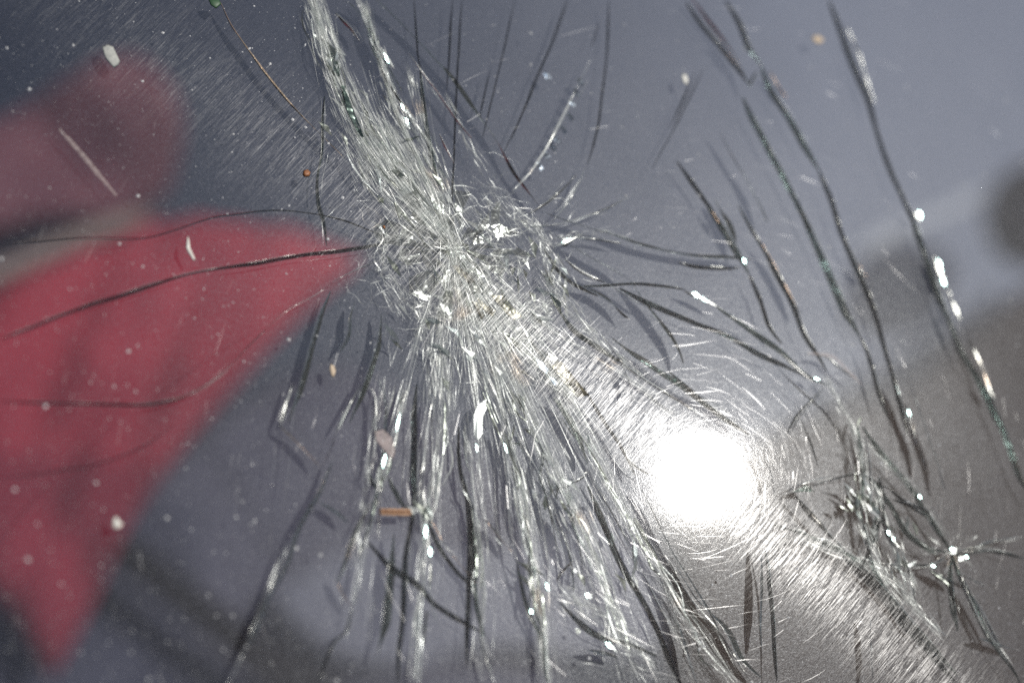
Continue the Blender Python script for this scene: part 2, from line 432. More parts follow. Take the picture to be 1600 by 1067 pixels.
CR = '''
a gold 1090,150 1150,230 1240,350 1340,470 1430,570
a amber 1020,10 1070,110 1150,230 1240,350 1340,470 1430,570 1500,640 1600,740
p green 507,150 507,180 505,236 498,280 500,317 508,345 512,384
p thin 0,379 67,374 135,371 220,372 277,357 337,338 371,333 435,328 486,333 540,345 600,370
p dark 0,530 60,505 120,482 200,455 270,433 340,418 400,408 470,397 510,392 560,385 620,375
p dark 0,627 100,628 170,630 235,630 290,618
p green 235,630 290,618 340,590 385,545 415,515
p dark 415,515 450,485 490,462 540,430 600,402
p thin 235,627 290,585 350,545 400,515 432,492 500,460
p thin 210,640 137,700 103,731 76,755 45,790 0,845
p thin 0,746 69,739 145,726 213,702 270,665
f shadow 290,440 250,540 210,660 170,800 120,960 100,1040
i light 200,150 215,90 245,0
i amber 200,150 270,220 345,295
i shadow 345,300 300,400 220,540 180,660 110,800 50,950
i light 225,560 190,660 150,760 110,850 70,960 20,1067
i hair 262,0 240,200 225,380 215,480
i hair 180,250 172,370
i shadow 290,445 340,480 400,520
f shadow 410,490 380,560 370,640 335,720
f shadow 525,540 510,650 480,760 440,880 380,1040
i light 490,0 440,90 400,170
i thin 400,170 380,240 345,300
i shadow 490,0 530,60 530,200 520,300 490,440 460,560 400,690
i amber 400,690 420,740 460,800
i dark 460,800 440,880 390,930 350,1030 330,1067
i light 500,0 540,40 540,180 525,320
i light 610,0 570,150
i white 660,0 630,100 600,250 565,350
i light 565,350 530,500 515,540
i green 520,320 550,370
i green 590,330 640,420 660,440
i light 560,380 550,560
i green 560,380 490,500 460,570 420,680 400,700
i light 490,590 480,700 455,790
i band 515,560 600,640 700,710 760,780 870,850 914,880
i band 690,0 690,150 690,300 690,420 660,600 650,800 620,1067
i wide 560,560 540,700 520,860 500,1000
i white 745,50 720,200 710,350 715,500
i light 720,200 700,350 705,480 715,640 700,800 690,900
i white 715,500 735,620 730,720
i light 735,700 745,800 765,860
i band 735,490 775,575 830,655 905,735
i amber 740,480 780,560 840,640 914,720
i light 735,80 745,300 752,480
j band 40,150 50,300 80,420 90,600 80,800 70,1000
j light 60,240 70,380 90,420 110,560 130,750 120,900 160,1067
j green 90,420 100,600 105,760 130,900
j amber 130,480 180,540 230,600
j shadow 160,150 190,330 210,500 240,600 250,700 240,830
j light 190,170 210,300 220,500 250,640
j shadow 230,180 290,260 280,350 310,450 340,600 360,700
j light 190,20 230,130 270,220 330,330 390,520 420,600
j green 250,640 290,800 340,900 350,1000 360,1067
j white 285,680 310,800
j light 310,800 345,900 350,1067
j wide 330,80 400,200 450,310
j dark 480,0 545,100 610,200 660,280 760,340
j band 500,360 560,480 600,580 650,680 720,800 770,900 830,1067
j light 520,340 600,480 660,600 700,680 760,800 820,900 890,1067
j shadow 640,400 700,520 750,620 800,700 860,800 914,900
j light 440,330 510,310
j light 445,350 500,320
j dark 390,700 450,630
j band 400,780 470,840 560,900 650,920 750,970
j wide 450,970 500,990 560,1000
j shadow 340,370 380,450 420,600 430,700
j light 420,440 450,510
j light 600,190 640,260 670,325
j shadow 330,470 380,620 400,760
k shadow 385,590 380,700 375,850 380,960
k dark 450,590 470,700 482,850 492,1060
k shadow 0,670 60,800 110,960 150,1067
k wide 60,640 150,780 250,900 300,1000 380,1067
k light 100,620 180,760 280,880 380,1040
k dark 550,390 610,450 670,520
k light 530,385 600,350 685,330
k shadow 390,270 420,350 430,420
k thin 530,190 570,120 620,60 670,0
k thin 570,120 610,200 640,300
l dark 100,400 160,470 210,520 280,600
l green 280,600 340,650 420,730 520,850 600,940 680,1040
l light 340,650 440,750 540,880
l band 270,610 330,665 410,745 510,865 590,955 670,1055
l light 345,150 370,330 360,470
l green 370,330 440,420 500,520 580,580 660,600
l light 660,600 600,640 520,650 440,640 360,640
l dark 430,370 500,420 560,470
l light 700,700 760,800 830,930
l light 740,580 820,560 914,540
l band 340,650 380,560 420,430 400,330
l green 20,500 130,530 200,560 280,600 360,640
l green 320,150 345,300 340,450 360,560 380,650 430,740
l light 345,430 350,520 370,640
l light 370,330 400,420 430,540 480,600
l white 410,430 440,540 475,590
l light 480,600 510,680 530,780
l dark 80,390 160,360 250,330 330,320 430,370
l dark 450,410 550,440 580,460
l green 660,600 740,580 830,550
l green 660,605 780,590 850,600 914,620
l dark 660,610 590,640 510,640
l green 660,600 690,680 740,780 800,900 880,1020 900,1067
l light 680,660 720,760 800,930
l green 660,610 660,700 680,880
l green 660,600 600,500 560,440 520,370 420,250 340,150
l shadow 640,700 720,740
l shadow 520,680 630,740
l shadow 700,930 800,960 830,970
l shadow 400,20 440,130 480,230 510,330
l shadow 460,30 510,180 550,300 580,400
l light 490,70 515,150 530,220
l green 770,0 830,120 880,240 914,340 960,420
l white 775,0 815,60
l shadow 310,850 320,1067
l light 440,640 450,720
l light 320,590 350,600
h shadow 110,20 170,150 230,270
h green 140,10 210,100 300,250 330,320
h dark 330,320 380,420 430,560 480,640
h amber 155,30 180,70 205,105
h dark 0,265 100,280 250,290 290,285
h dark 280,0 350,120 430,250 530,430 590,590 650,690 690,770
h amber 385,180 440,270 520,420 570,510
h green 560,0 660,200 760,430 840,610
h dark 840,610 890,700 930,850 980,1000
h dark 710,0 780,170 860,340 920,500 970,680 1010,820 1040,950 1060,1060
h amber 830,265 855,310 880,345
h green 1060,0 1110,100 1180,300 1230,450 1310,650 1400,800 1450,900 1520,1067
h white 1185,240 1210,310 1245,380
h pale 1245,380 1270,450 1310,540
h pale 1330,590 1400,740 1450,880
d shadow 0,30 90,140 190,280 280,460
d dark 40,10 130,130 200,210 270,300 335,400
d green 300,450 370,570 430,690 510,840 580,980 620,1067
d dark 220,0 290,100 340,220 390,310
d dark 370,330 335,400
d green 390,310 440,420 520,540 580,640 650,780
d dark 650,780 720,930 760,1067
d dark 700,0 760,140 830,320 890,460 930,620 990,780 1060,940 1100,1060
d pale 770,110 830,230 870,360 910,480
d amber 420,330 460,390 500,450
d amber 190,190 230,250 270,300
d white 1085,970 1120,1020
c shadow 900,650 960,760 1040,900 1120,1067
c dark 765,745 850,850 930,970 990,1067
c faint 890,310 830,450 750,600 650,780
c faint 850,330 800,460 730,600
c pale 370,260 290,430 200,610 110,760 0,890
c faint 410,100 370,220
c faint 450,0 450,150 435,330 415,500 390,650 350,760
c light 350,760 270,920 180,1030
c faint 265,0 200,180 120,370 40,560 0,650
c light 590,880 480,950 350,1000 200,1040 60,1050
c light 300,810 180,920 80,990
b faint 730,0 745,120 755,240 765,350
b faint 955,0 945,200 935,400 925,600 920,800 910,960
b faint 1200,0 1160,200 1110,400 1050,640
b faint 1440,0 1370,200 1300,360 1220,560 1130,740
b faint 910,0 900,250 885,420
b faint 1085,330 1040,540
b shadow 460,10 560,100 700,240 830,390 940,540 1050,680 1150,850 1260,1000
b light 520,60 545,200 600,350 680,480 740,600
b shadow 370,60 440,130 540,330 620,470
b light 370,60 440,130 480,190
b green 760,300 780,450 800,600 830,760 850,860
b light 700,240 800,370 900,510 1000,640
b white 580,220 610,270 640,320
b white 660,540 700,580
b white 660,470 700,510
b light 850,620 890,700 920,760
b shadow 430,100 500,300 600,500 700,700
g shadow 100,80 240,130 400,180 540,230 700,265 850,285 1050,290
g light 290,150 400,160 510,180
g shadow 140,180 300,280 430,350 490,390
g light 240,250 330,310 430,360
g shadow 490,390 560,500 620,580 700,700 730,770
g dark 730,770 830,850 950,950 1100,1060
g dark 330,375 560,360 700,370 800,390
g white 800,395 860,425 950,470
g green 950,470 1100,570 1250,670 1350,770 1450,830
g band 500,385 650,450 850,540 1000,600 1150,680 1250,730 1350,790
g shadow 250,410 380,480 480,560
g shadow 350,380 480,470 560,510
g dark 150,200 250,330 400,420
g green 210,470 290,570 400,650 500,720
g wide 400,650 500,740 600,800 700,870 800,920 900,970 1000,1060
g light 500,720 650,830 800,920
g green 600,720 750,800 850,880 980,980 1100,1060
g dark 60,590 150,700 230,800 350,880
g shadow 360,640 430,740 480,850 500,940
g dark 1450,830 1390,900 1330,970 1270,1067
g thin 1250,780 1390,900 1460,970 1510,1060
g light 1380,790 1420,820
g white 230,185 300,150
g light 1360,690 1450,700 1530,760 1590,800
'''.strip().splitlines()


def smooth_noise(n, period):
    k = max(2, int(n / period) + 2)
    c = rng.normal(size=k + 1)
    x = np.linspace(0, k - 1, n)
    i = x.astype(int); f = x - i; f = f * f * (3 - 2 * f)
    return c[i] * (1 - f) + c[np.minimum(i + 1, k)] * f


def crack(P, st, broad=1.0):
    wallm, lipm, depth, lean, lip, _ = ST[st]
    P = [Vector((p.x, p.y, 0)) for p in P]
    if len(P) < 2: return
    Q = resample(P, 0.9 * MM)
    n = len(Q)
    if n < 3: return
    wob = smooth_noise(n, 14) * 0.12 * MM + smooth_noise(n, 3) * 0.03 * MM
    dn = smooth_noise(n, 20); ln = smooth_noise(n, 24); lw = smooth_noise(n, 8); gate = smooth_noise(n, 18)
    vs, fs, mi = [], [], []
    t0 = Q[-1] - Q[0]
    sgn = 1 if Vector((-t0.y, t0.x, 0)).dot(SUN) > 0 else -1      # positive lean: foot of the face towards the sun
    for i, q in enumerate(Q):
        t = (Q[min(n - 1, i + 1)] - Q[max(0, i - 1)]).normalized()
        nm = Vector((-t.y, t.x, 0))
        kt = max(3, min(14, n * 0.3))
        end = min(1, i / kt, (n - 1 - i) / kt) ** 0.8 * 0.75 + 0.25
        c = q + nm * float(wob[i])
        dd = max(0.2, depth * (1 + 0.18 * dn[i])) * MM * end
        dd = min(dd * 1.3, 0.97 * T_OUT)
        le = lean * broad * (0.9 + 0.35 * ln[i]) * MM * sgn * end
        w = lip * broad * max(0.12, 0.55 + 0.28 * lw[i] + 0.22 * gate[i]) * MM * end
        vs += [c + Vector((0, 0, -0.03 * MM)), c + nm * (le * 0.35) + Vector((0, 0, -dd * 0.5)), c + nm * le + Vector((0, 0, -dd)),
               c - nm * (w * 0.5) + Vector((0, 0, 0.04 * MM)), c + nm * (w * 0.5) + Vector((0, 0, (0.04 + 0.10 * float(lw[i])) * MM + 0.05 * MM))]
    for i in range(n - 1):
        a, b = i * 5, i * 5 + 5
        fs += [(a, a + 1, b + 1, b), (a + 1, a + 2, b + 2, b + 1)]; mi += [0, 0]
        if lip > 0: fs.append((a + 3, b + 3, b + 4, a + 4)); mi.append(1)
    mesh_ob('crack', vs, fs, [wallm, lipm], shield, smooth=True, midx=mi)


for line in CR:
    fr, st, *pts = line.split()
    ox, oy, s = F[fr]
    P = []
    for t in pts:
        x, y = t.split(',')
        x = ox + float(x) / s; y = oy + float(y) / s
        P.append(from_shadow(x, y) if ST[st][5] else px(x, y))
    crack(P, st, 1.5 if fr in 'dh' else 1.0)


# ---- slivers of crushed glass along bundles
class Buf:
    def __init__(self): self.v, self.f, self.mi = [], [], []

    def sliver(self, c, ang, L, w, roll, pitch, z):
        t = Vector((math.cos(ang), math.sin(ang), 0)); nn = Vector((-t.y, t.x, 0)); k = Vector((0, 0, 1))
        a = nn * math.cos(roll) + k * math.sin(roll)
        tt = t * math.cos(pitch) + k * math.sin(pitch)
        o = Vector((c.x, c.y, z)); b = len(self.v)
        s = random.uniform(-0.25, 0.25)
        self.v += [o - tt * L / 2, o + tt * (L * s) + a * w / 2, o + tt * L / 2, o + tt * (L * s * 0.5) - a * w / 2]
        self.f.append((b, b + 1, b + 2, b + 3))


crush = Buf()
PXM = 0.25 * MM      # one photo pixel, about


def along(P, u):
    d = [0]
    for a, b in zip(P, P[1:]): d.append(d[-1] + (b - a).length)
    x = u * d[-1]
    for i in range(len(P) - 1):
        if x <= d[i + 1] or i == len(P) - 2:
            f = (x - d[i]) / max(1e-9, d[i + 1] - d[i])
            t = (P[i + 1] - P[i]).normalized()
            return P[i].lerp(P[i + 1], f), math.atan2(t.y, t.x)


def bundle(pts, wids, count, L=(10, 50), W=(0.5, 1.9), jit=4, roll=1.1):
    """pts photo pixels, wids half widths in photo pixels along it"""
    P = [px(*p) for p in pts]
    for _ in range(int(count * 1.1)):
        u = random.random()
        c, a = along(P, u)
        k = u * (len(wids) - 1); i = min(int(k), len(wids) - 2)
        w = wids[i] + (wids[i + 1] - wids[i]) * (k - i)
        off = random.gauss(0, 0.5) * w * PXM
        c = c + Vector((-math.sin(a), math.cos(a), 0)) * off
        l = random.uniform(*L) * random.uniform(0.5, 1.4) * PXM
        crush.sliver(c, a + R(random.gauss(0, jit)), l, random.uniform(*W) * PXM, random.uniform(-roll, roll), R(random.gauss(0, 5)), random.uniform(-2.0, 0.15) * MM)


bundle([(487, -20), (505, 60), (525, 120), (560, 205), (605, 280)], [20, 22, 18, 30, 40], 620, (14, 60))
bundle([(560, 205), (605, 280), (650, 330), (710, 390)], [26, 46, 46, 20], 900, (14, 60))
bundle([(600, 190), (650, 260), (690, 330), (712, 388)], [14, 34, 34, 16], 420, (14, 60))
bundle([(572, 10), (590, 80), (615, 150), (655, 220), (700, 300), (735, 350)], [8, 10, 14, 20, 26, 20], 330, (12, 50))
bundle([(640, 110), (660, 190), (690, 270), (720, 340)], [6, 8, 14, 20], 130, (12, 50))
bundle([(700, 150), (740, 240), (790, 310), (840, 360)], [5, 8, 14, 20], 110, (12, 40))
bundle([(708, 388), (760, 460), (820, 540), (900, 615)], [14, 30, 36, 14], 620, (14, 70))
bundle([(708, 390), (730, 460), (770, 560), (810, 640)], [14, 34, 44, 30], 620, (14, 70))
bundle([(708, 390), (700, 450), (690, 530), (690, 620)], [14, 30, 36, 26], 420, (12, 50))
bundle([(708, 390), (760, 430), (830, 490), (900, 560)], [10, 18, 26, 16], 260, (12, 50))
for seg in ([(598, 365), (603, 400), (600, 432), (640, 465)], [(640, 465), (690, 490), (740, 500), (800, 485)], [(800, 485), (850, 475), (880, 465)],
            [(760, 315), (800, 335), (835, 352), (850, 385)], [(850, 385), (862, 420), (868, 470)], [(600, 372), (640, 372), (700, 385)],
            [(712, 385), (760, 365), (820, 360)], [(740, 395), (780, 410), (830, 405)], [(650, 470), (660, 520), (690, 570)],
            [(870, 470), (830, 510), (800, 530)], [(750, 330), (770, 370), (790, 420), (830, 470)]):
    bundle(seg, [10, 16, 12], 120, (6, 22), (0.6, 2.4), 40)
bundle([(860, 440), (900, 490), (950, 545), (1010, 590)], [16, 16, 14, 8], 240, (10, 40))
bundle([(850, 380), (900, 365), (950, 360), (985, 375)], [8, 7, 5, 4], 70, (8, 30))
bundle([(835, 345), (870, 400), (900, 450)], [10, 10, 8], 80, (8, 30))
bundle([(690, 600), (690, 690), (668, 790), (660, 880), (652, 1000)], [16, 8, 7, 5, 5], 120, (12, 60))
bundle([(745, 560), (790, 680), (815, 780), (835, 880), (855, 1067)], [26, 15, 9, 9, 9], 220, (16, 80))
bundle([(700, 600), (735, 700), (745, 800), (755, 950)], [14, 6, 5, 5], 90, (12, 60))
bundle([(790, 560), (850, 680), (900, 790), (945, 900), (985, 1010)], [20, 13, 10, 9, 8], 200, (16, 80))
bundle([(850, 560), (930, 690), (1000, 830), (1080, 970), (1150, 1067)], [14, 11, 10, 12, 12], 220, (16, 90))
bundle([(600, 590), (585, 680), (570, 780), (556, 880)], [8, 8, 6, 5], 90, (12, 50))
bundle([(632, 600), (615, 690), (596, 760)], [6, 7, 5], 60, (12, 50))
bundle([(880, 920), (930, 960), (980, 1000), (1020, 1040)], [20, 24, 20, 14], 220, (10, 50), jit=25)
bundle([(1335, 660), (1350, 740), (1350, 820), (1385, 900), (1440, 960)], [8, 12, 14, 16, 12], 380, (8, 36))
bundle([(1362, 745), (1380, 800), (1405, 855), (1430, 930)], [8, 12, 14, 12], 280, (8, 34))
bundle([(1290, 590), (1350, 690), (1430, 760), (1480, 840)], [8, 9, 9, 9], 240, (8, 36))
bundle([(1250, 835), (1320, 860), (1390, 900), (1470, 990)], [14, 14, 12, 10], 380, (8, 40))
for aa in range(0, 360, 36):
    e = (1490 + 46 * math.cos(R(aa)), 860 + 40 * math.sin(R(aa)))
    bundle([(1490, 860), e], [3, 8], 14, (6, 26))
# long fibres that run on between guide lines out of the point of impact
GUIDES = [[(700, 385), (610, 290), (550, 200), (505, 90), (478, -10)], [(705, 380), (640, 280), (585, 190), (540, 100), (505, -5)],
          [(708, 378), (665, 270), (618, 170), (590, 70), (562, -5)], [(716, 376), (700, 300), (672, 220), (650, 130), (640, 90)],
          None,
          [(700, 400), (660, 500), (625, 620), (580, 800), (545, 1000)], [(704, 400), (690, 500), (690, 650), (660, 880), (645, 1067)],
          [(708, 400), (730, 520), (750, 680), (755, 850), (745, 1067)], [(712, 400), (760, 540), (800, 700), (838, 880), (858, 1080)],
          [(716, 398), (800, 560), (870, 740), (940, 900), (990, 1080)], [(720, 396), (840, 560), (940, 720), (1040, 900), (1140, 1080)],
          None,
          [(730, 400), (800, 470), (870, 520), (960, 580), (1060, 650)], [(730, 395), (810, 430), (890, 470), (1000, 540), (1100, 600)]]


def fibre(P, w):
    """thin glassy ridge along a path; its faces roll slowly so that it glints in stretches"""
    n = len(P); r = smooth_noise(n, 6) * 0.45 + random.uniform(-0.7, 0.7); wn_ = smooth_noise(n, 4)
    z = random.uniform(-1.9, 0.1) * MM; b = len(crush.v)
    for i, p in enumerate(P):
        t = (P[min(n - 1, i + 1)] - P[max(0, i - 1)]).normalized(); nn = Vector((-t.y, t.x, 0)); k = Vector((0, 0, 1))
        e = nn * math.cos(r[i]) + k * math.sin(r[i])
        ww = w * PXM * max(0.25, 0.8 + 0.35 * wn_[i]) * min(1, 0.2 + i / 3, 0.2 + (n - 1 - i) / 3)
        c = Vector((p.x, p.y, z)); crush.v += [c - e * ww / 2, c + e * ww / 2]
    for i in range(n - 1): crush.f.append((b + 2 * i, b + 2 * i + 2, b + 2 * i + 3, b + 2 * i + 1))


def fibres(k0, k1, count, L=(0.08, 0.4), top=1.0, W=(0.4, 1.3), spread=False, CL=(0.0, 0.0, 0.07)):
    ga = [px(*p) for p in GUIDES[k0]]; gb = [px(*p) for p in GUIDES[k1]]
    for _ in range(count):
        s0 = (random.random() if spread else random.choice(CL) + random.gauss(0, 0.045)); s1 = s0 + random.gauss(0, 0.12 if spread else 0.05)
        u0 = random.uniform(0, top) ** 1.25; u1 = min(1.0, u0 + random.uniform(*L))
        if u1 - u0 < 0.03: continue
        n = max(5, int((u1 - u0) * 60))
        P = []
        wv = smooth_noise(n, 8) * 1.6 * PXM
        for i in range(n):
            f = i / (n - 1); u = u0 + (u1 - u0) * f; s_ = s0 + (s1 - s0) * f
            a, aa = along(ga, u); b_, ab = along(gb, u)
            c = a.lerp(b_, s_); P.append(c + Vector((-math.sin(aa), math.cos(aa), 0)) * float(wv[i]))
        fibre(P, random.uniform(*W))


fibres(0, 1, 300, spread=True); fibres(1, 2, 110, top=0.5, spread=True); fibres(1, 2, 60, CL=(0.95, 1.0)); fibres(2, 3, 120)
fibres(0, 2, 160, (0.06, 0.2), 0.5, spread=True)
for a_, b_, c_ in ((5, 6, 22), (6, 7, 34), (7, 8, 44), (8, 9, 60), (9, 10, 56), (12, 13, 50), (10, 12, 30)): fibres(a_, b_, c_)
fibres(8, 10, 30, top=0.7, spread=True)
fibres(6, 10, 160, (0.05, 0.18), 0.3, spread=True)
fibres(5, 8, 45, (0.2, 0.7), 0.6, (0.3, 0.8), True); fibres(8, 10, 70, (0.2, 0.7), 0.7, (0.3, 0.8), True); fibres(10, 12, 24, (0.2, 0.6), 0.7, (0.3, 0.7), True)
fibres(0, 3, 60, (0.2, 0.5), 0.6, (0.3, 0.8), True)
# star web: spokes and broken rings about the point of impact, with tilted plates of glass between them
plates = Buf()
RINGS = [0, 14, 32, 54, 78, 104, 132, 162, 196]; NS = 30
def web_pt(i, j):
    rr = RINGS[i] * (1 + WJ[i % 9][j % NS][0] * (0 if i == 0 else 1)); aa = 2 * math.pi * (j + WJ[i % 9][j % NS][1] * (0.55 if i > 1 else 0.2)) / NS
    x, y = rr * math.cos(aa) * 1.0, rr * math.sin(aa) * 0.86
    k = 0.28 * (x * 0.55 + y * 0.83)                       # drawn out along the line of the crush
    return px(711 + x + 0.55 * k, 392 + y + 0.83 * k)
WJ = [[(random.gauss(0, 0.11), random.uniform(-0.5, 0.5)) for j in range(NS)] for i in range(9)]
for i in range(1, 9):
    for j in range(NS):
        a, b, c, d = web_pt(i - 1, j), web_pt(i, j), web_pt(i, j + 1), web_pt(i - 1, j + 1)
        if random.random() < (0.92 if i < 6 else 0.65):
            m_ = (a + b) / 2; fibre([a, a.lerp(m_, 0.6), m_ + Vector((random.gauss(0, 1), random.gauss(0, 1), 0)) * 0.0003, m_.lerp(b, 0.5), b], random.uniform(0.4, 1.1))
        if random.random() < (0.55 if i in (5, 6) else 0.3 if i > 2 else 0.15):
            m_ = (b + c) / 2; fibre([b, b.lerp(m_, 0.5), m_ + Vector((random.gauss(0, 1), random.gauss(0, 1), 0)) * 0.0006, m_.lerp(c, 0.5), c], random.uniform(0.6, 1.6))
        if i < 6 and random.random() < (0.6 if i < 5 else 0.3):
            cen = (a + b + c + d) / 4; nrm = Vector((random.gauss(0, 0.11), random.gauss(0, 0.11), 0)); z = random.uniform(-1.2, 0.05) * MM
            q0 = len(plates.v)
            for p in (a, b, c, d):
                p2 = cen + (p - cen) * random.uniform(0.86, 0.97)
                plates.v.append(Vector((p2.x, p2.y, z - (p2 - cen).dot(nrm))))
            plates.f.append((q0, q0 + 1, q0 + 2, q0 + 3))
# the crushed patch is combed all one way
for _ in range(420):
    r = math.sqrt(random.random()); a = random.uniform(0, 6.2832)
    x, y = 728 + 150 * r * math.cos(a), 405 + 112 * r * math.sin(a); g = R(57 + random.gauss(0, 6)); L = random.uniform(14, 60)
    fibre([px(x + L * f * math.cos(g), y + L * f * math.sin(g)) for f in (-0.5, -0.3, -0.1, 0.1, 0.3, 0.5)], random.uniform(0.4, 1.5))
# broken web: jagged links across the radial lines
for _ in range(120):
    a = random.uniform(0, 2 * math.pi); r = random.choice((55, 80, 110, 130, 140, 160)) + random.gauss(0, 8)
    P = []
    for i in range(random.randint(4, 9)):
        P.append(px(715 + r * 1.05 * math.cos(a), 400 + r * 0.75 * math.sin(a))); a += 7.0 / r * random.uniform(0.5, 1.6); r += random.gauss(0, 5)
    fibre(P, random.uniform(0.5, 1.4))
# every bright or greenish crack is several parallel splits side by side
for line in CR:
    fr, st, *pts = line.split()
    if st not in ('green', 'light', 'white', 'wide', 'pale', 'amber'): continue
    ox, oy, s_ = F[fr]
    base_ = resample([px(ox + float(t.split(',')[0]) / s_, oy + float(t.split(',')[1]) / s_) for t in pts], 2.0 * MM)
    nb = len(base_)
    if nb < 6: continue
    for _ in range(5 if st != 'amber' else 2):
        i0 = random.randint(0, nb // 2); i1 = min(nb, i0 + max(5, int(nb * random.uniform(0.3, 0.7))))
        o0, o1 = random.gauss(0, 1.0) * MM, random.gauss(0, 1.0) * MM
        P = []
        for i in range(i0, i1):
            f = (i - i0) / max(1, i1 - i0 - 1); t = (base_[min(nb - 1, i + 1)] - base_[max(0, i - 1)]).normalized()
            P.append(base_[i] + Vector((-t.y, t.x, 0)) * (o0 + (o1 - o0) * f))
        if len(P) > 4: fibre(P, random.uniform(0.4, 1.2))
# radial burst at the point of impact
for _ in range(220):
    a = random.uniform(0, 2 * math.pi); r = abs(random.gauss(0, 42)) + 4
    c = px(708 + r * math.cos(a), 388 + r * math.sin(a)); o = px(708, 388)
    d = c - o
    crush.sliver(c, math.atan2(d.y, d.x) + R(random.gauss(0, 6)), random.uniform(10, 34) * PXM, random.uniform(1, 3) * PXM,
                 random.uniform(-1.2, 1.2), R(random.gauss(0, 6)), random.uniform(-1.6, 0.2) * MM)
M_PLATE = mat_wall('cracked_plate', (0.74, 0.77, 0.72), trans=0.80, diff=0.3, rough=0.2)
o = mesh_ob('cracked_plates', plates.v, plates.f, M_PLATE, shield)
o['kind'] = 'stuff'
o = mesh_ob('crushed_glass', crush.v, crush.f, M_CRUSH, shield)
o['kind'] = 'stuff'


# ---- larger shards one can pick out
def shard(pts, thick, mat, tilt=0.12, z=-0.2):
    P = [px(*p) for p in pts]
    c = sum(P, Vector()) / len(P)
    ax = Vector((random.gauss(0, 1), random.gauss(0, 1), 0)).normalized()
    vs = []
    for p in P:
        h = (p - c).dot(ax) * random.gauss(0, tilt)
        vs.append(Vector((p.x, p.y, z * MM + h)))
    N = len(P)
    vs += [c + (v - c) * 0.92 + Vector((0, 0, -thick * MM)) for v in vs]
    fs = [tuple(range(N)), tuple(range(2 * N - 1, N - 1, -1))] + [(i, i + N, (i + 1) % N + N, (i + 1) % N) for i in range(N)]
    return mesh_ob('glass_shard', vs, fs, mat, shield)


M_SHW = mat_chip('white_shard', (0.80, 0.82, 0.80), False)
M_SHB = mat_chip('blue_white_shard', (0.62, 0.70, 0.82), False)
M_SHG = mat_wall('green_shard', (0.16, 0.25, 0.21), trans=0.5, diff=0.3)
M_SHT = mat_wall('tan_shard', (0.62, 0.58, 0.46), trans=0.72, diff=0.5, rough=0.3)
def FP(fr, s):
    ox, oy, k = F[fr]
    return [(ox + float(a) / k, oy + float(b) / k) for a, b in (q.split(',') for q in s.split())]
for fr, s, m in (
    ('n', '890,500 930,520 1000,620 1040,700 980,660 920,590', M_SHW), ('n', '780,390 810,410 840,490 810,470', M_SHW),
    ('n', '370,500 430,540 470,610 460,690 400,670', M_SHG), ('n', '490,890 530,900 590,1060 500,1067', M_SHG),
    ('n', '410,690 470,680 480,780 440,820', M_SHG), ('b', '395,400 430,450 500,640 480,630 420,510', M_SHG),
    ('b', '660,470 700,500 735,560 700,530', M_SHW), ('b', '670,530 710,570 715,600 685,580', M_SHW),
    ('q', '450,540 560,540 720,700 780,760 700,790 600,720', M_SHT), ('q', '40,230 130,230 290,380 250,420 120,330', M_SHT),
    ('q', '300,560 400,640 500,700 470,760 400,720 330,640', M_SHT), ('q', '250,600 330,620 380,760 350,800', M_SHT),
    ('r', '540,470 570,390 640,340 650,400 610,480 610,620 570,680 540,640', M_SHW),
    ('r', '1050,0 1110,30 1160,90 1150,130 1090,80', M_SHB), ('r', '1160,150 1200,160 1240,210 1210,220', M_SHB),
    ('r', '1270,20 1490,310 1400,320 1180,60', M_SHT),
    ('g', '200,190 260,150 300,150 250,180', M_SHW), ('t', '620,160 640,150 650,175 630,185', M_SHW),
    ('t', '640,650 675,650 680,680 650,695', M_PLATE), ('t', '900,760 960,800 990,850 920,800', M_SHW), ('t', '740,360 775,358 778,395 755,405', M_SHW),
    ('s', '660,390 720,430 720,560 680,600', M_SHW), ('s', '730,640 780,660 790,690 740,680', M_SHW), ('s', '1080,20 1130,80 1160,150 1110,80', M_SHW),
    ('k', '545,385 600,358 625,383', M_SHG), ('h', '1185,240 1205,245 1248,375 1235,385', M_SHW),
    ('u', '950,550 1000,540 990,600 940,600', M_SHW), ('u', '1020,620 1070,620 1060,660 1020,660', M_SHW), ('u', '560,690 640,660 620,700 570,720', M_SHW)):
    shard(FP(fr, s), 0.25, m)
M_RIB = mat_wall('bluish_rib', (0.55, 0.62, 0.72), trans=0.72, diff=0.5)
# ribs beside the feathered crack
for x, y in ((1345, 350), (1500, 380), (1480, 430), (1460, 480), (1450, 540), (1420, 600), (1390, 650), (1370, 680), (1340, 720), (1310, 770)):
    x0 = min(x, 1520)
    shard(FP('b', f'{x0-18},{y-14} {x0+4},{y-22} {x0+26},{y+10} {x0+8},{y+24}'), 0.12, M_RIB)
